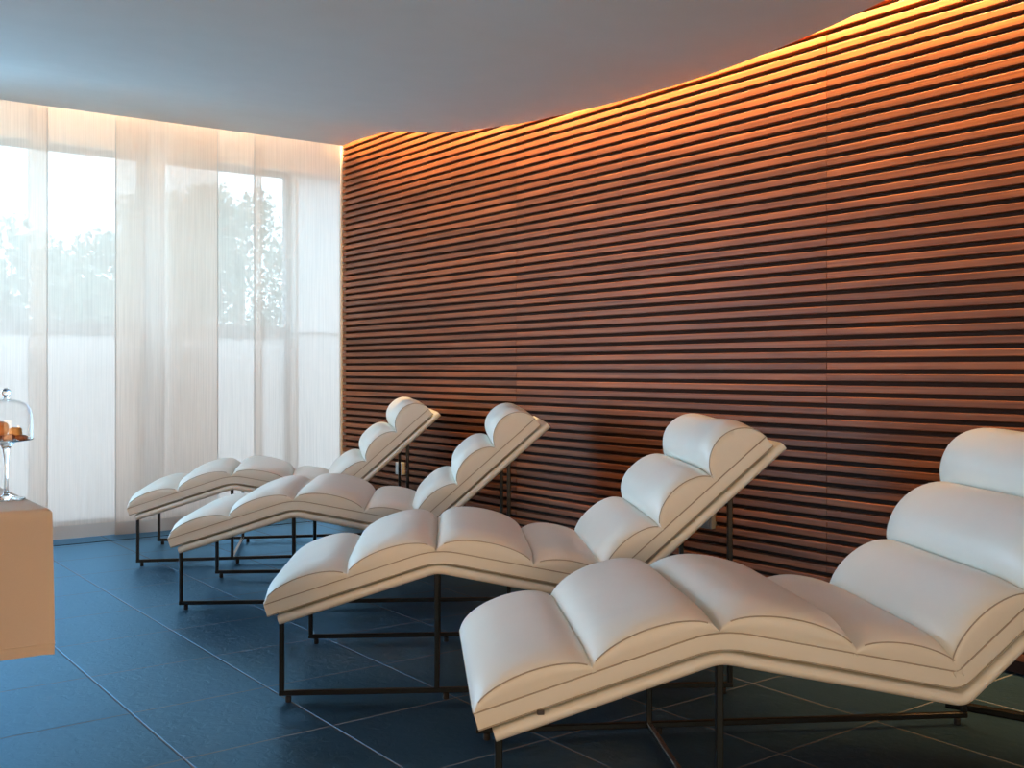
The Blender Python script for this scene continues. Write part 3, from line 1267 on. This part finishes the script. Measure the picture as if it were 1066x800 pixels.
kp[-1] = (0, kp[-1][1])
add_lathe(bm, kp, n=28)
mesh_obj('knob', bm, M_GLASS, parent=dome, angle=60)


def biscuit(px, py, hw, hh, dep, mi, label, seed, tilt=0.0, rz=0.0, back=0.0, shape=2.6):
    r = random.Random(seed)
    X = (px - CX) * PXM
    Zc = Zs + back
    X = (px - CX) / FPX * Zc
    z = EYE - (py - HZ) * Zc / FPX
    x, y = room(X, Zc)
    bm = bmesh.new()
    bmesh.ops.create_icosphere(bm, subdivisions=4, radius=1.0)
    ph = [r.uniform(0, 6) for _ in range(6)]
    for v in bm.verts:
        c = v.co
        L = (abs(c.x) ** shape + abs(c.y) ** shape + abs(c.z) ** shape) ** (1 / shape)
        c = c / L
        k = 1 + 0.03 * math.sin(5 * c.x + ph[0]) * math.sin(4 * c.y + ph[1]) + 0.02 * math.sin(9 * c.z + ph[2] + 4 * c.x)
        v.co = Vector((c.x * hw * k, c.y * dep * k, c.z * hh * k))
    o = mesh_obj('biscuit', bm, M_BISCUIT[mi], angle=180)
    o.location = (x, y, z)
    o.rotation_euler = (0, tilt, -YAW + rz)
    tag(o, label, 'biscuit', 'biscuits under the glass dome')
    return o


P_ = PXM
zpl = dz - 0.0015
biscuit(2.0, 446.6, 7.0 * P_, 7.5 * P_, 0.013, 0, 'round orange-brown biscuit on top at the left under the dome', 1, tilt=0.15, back=-0.004, shape=2.2)
biscuit(16.2, 450.3, 6.0 * P_, 5.2 * P_, 0.012, 1, 'golden square biscuit on top beside the round orange one', 2, tilt=-0.06, back=0.004, shape=4)
biscuit(22.0, 455.9, 6.3 * P_, 3.0 * P_, 0.015, 2, 'flat dark brown biscuit at the right end of the plate', 3, tilt=0.0, back=0.0, shape=2.6)
biscuit(9.5, 455.6, 6.5 * P_, 3.3 * P_, 0.014, 2, 'flat brown biscuit under the golden square one', 4, tilt=0.0, back=-0.012, shape=2.8)
biscuit(-5.5, 455.2, 7.0 * P_, 3.6 * P_, 0.014, 0, 'orange biscuit at the back of the plate, cut off by the left edge', 5, back=0.01, shape=2.6)

# ------------------------------------------------------------------ light
world = bpy.data.worlds.new('overcast_sky')
scene.world = world
world.use_nodes = True
wn = world.node_tree
bg = wn.nodes['Background']
SKY = (0.47, 0.84, 1.20)
SKY_STR = 13.0
bg.inputs['Color'].default_value = (*SKY, 1)
bg.inputs['Strength'].default_value = SKY_STR


def area(name, loc, rot, sx, sy, power, col, spread=180):
    l = bpy.data.lights.new(name, 'AREA')
    l.shape = 'RECTANGLE'
    l.size, l.size_y = sx, sy
    l.energy = power
    l.color = col
    l.spread = math.radians(spread)
    o = bpy.data.objects.new(name, l)
    o.location = loc
    o.rotation_euler = rot
    return link(o)


# sky portals in the two windows
for (x0, x1) in ((XW0, XM0), (XM1, xa), (xb, xc), (xc + 0.02, WX + 0.45)):
    o = area('window_portal', ((x0 + x1) / 2, WY + 0.3, HEAD / 2), (-PI / 2, 0, 0), x1 - x0, HEAD, 1.0, (1, 1, 1))
    o.data.cycles.is_portal = True

WARM = (1.0, 0.58, 0.22)
LED_W = 31.0
ys = [6.6 - 0.8 * k for k in range(10)]
for yc in ys:
    o = area('cove_led', (WX - 0.085, yc, ceil_z(yc) + 0.25), (0, math.radians(-34), 0), 0.02, 0.8, LED_W * 0.8, WARM, 125)
area('curtain_led', ((XW0 + WX) / 2, CY - 0.045, 2.93), (math.radians(14), 0, 0), WX - XW0 - 0.1, 0.02, 40.0, (1.0, 0.72, 0.48))
# warm room lamp behind the camera
area('room_lamp', (0.2, YB + 0.1, 0.95), (PI / 2, 0, 0), 2.6, 0.9, 46.0, (1.0, 0.64, 0.34))

o = area('left_fill', (XL + 0.15, 2.1, 1.15), (0, 0, 0), 1.2, 0.9, 34.0, (1.0, 0.55, 0.24), 110)  # added unseen fill, warms the sides of the far loungers
o.rotation_euler = Vector((0.80, 0.60, -0.16)).to_track_quat('-Z', 'Y').to_euler()

# ------------------------------------------------------------------ camera
cd = bpy.data.cameras.new('camera')
cam = bpy.data.objects.new('camera', cd)
link(cam)
cam.location = (0, 0, EYE)
cam.rotation_euler = (PI / 2, 0, -YAW)
cd.sensor_width = 36.0
cd.sensor_fit = 'HORIZONTAL'
cd.lens = 36.0 * FPX / 1066.0
cd.shift_y = (HZ - 400.0) / 1066.0
cd.clip_start = 0.05
cd.clip_end = 200
scene.camera = cam

vs = scene.view_settings
vs.view_transform = 'Standard'
vs.look = 'None'
vs.exposure = 0.0
vs.gamma = 1.0
vs.use_curve_mapping = False
cy = scene.cycles
cy.max_bounces = 10
cy.diffuse_bounces = 5
cy.glossy_bounces = 4
cy.transmission_bounces = 8
cy.transparent_max_bounces = 12
cy.sample_clamp_indirect = 8.0
cy.caustics_refractive = True
cy.caustics_reflective = False
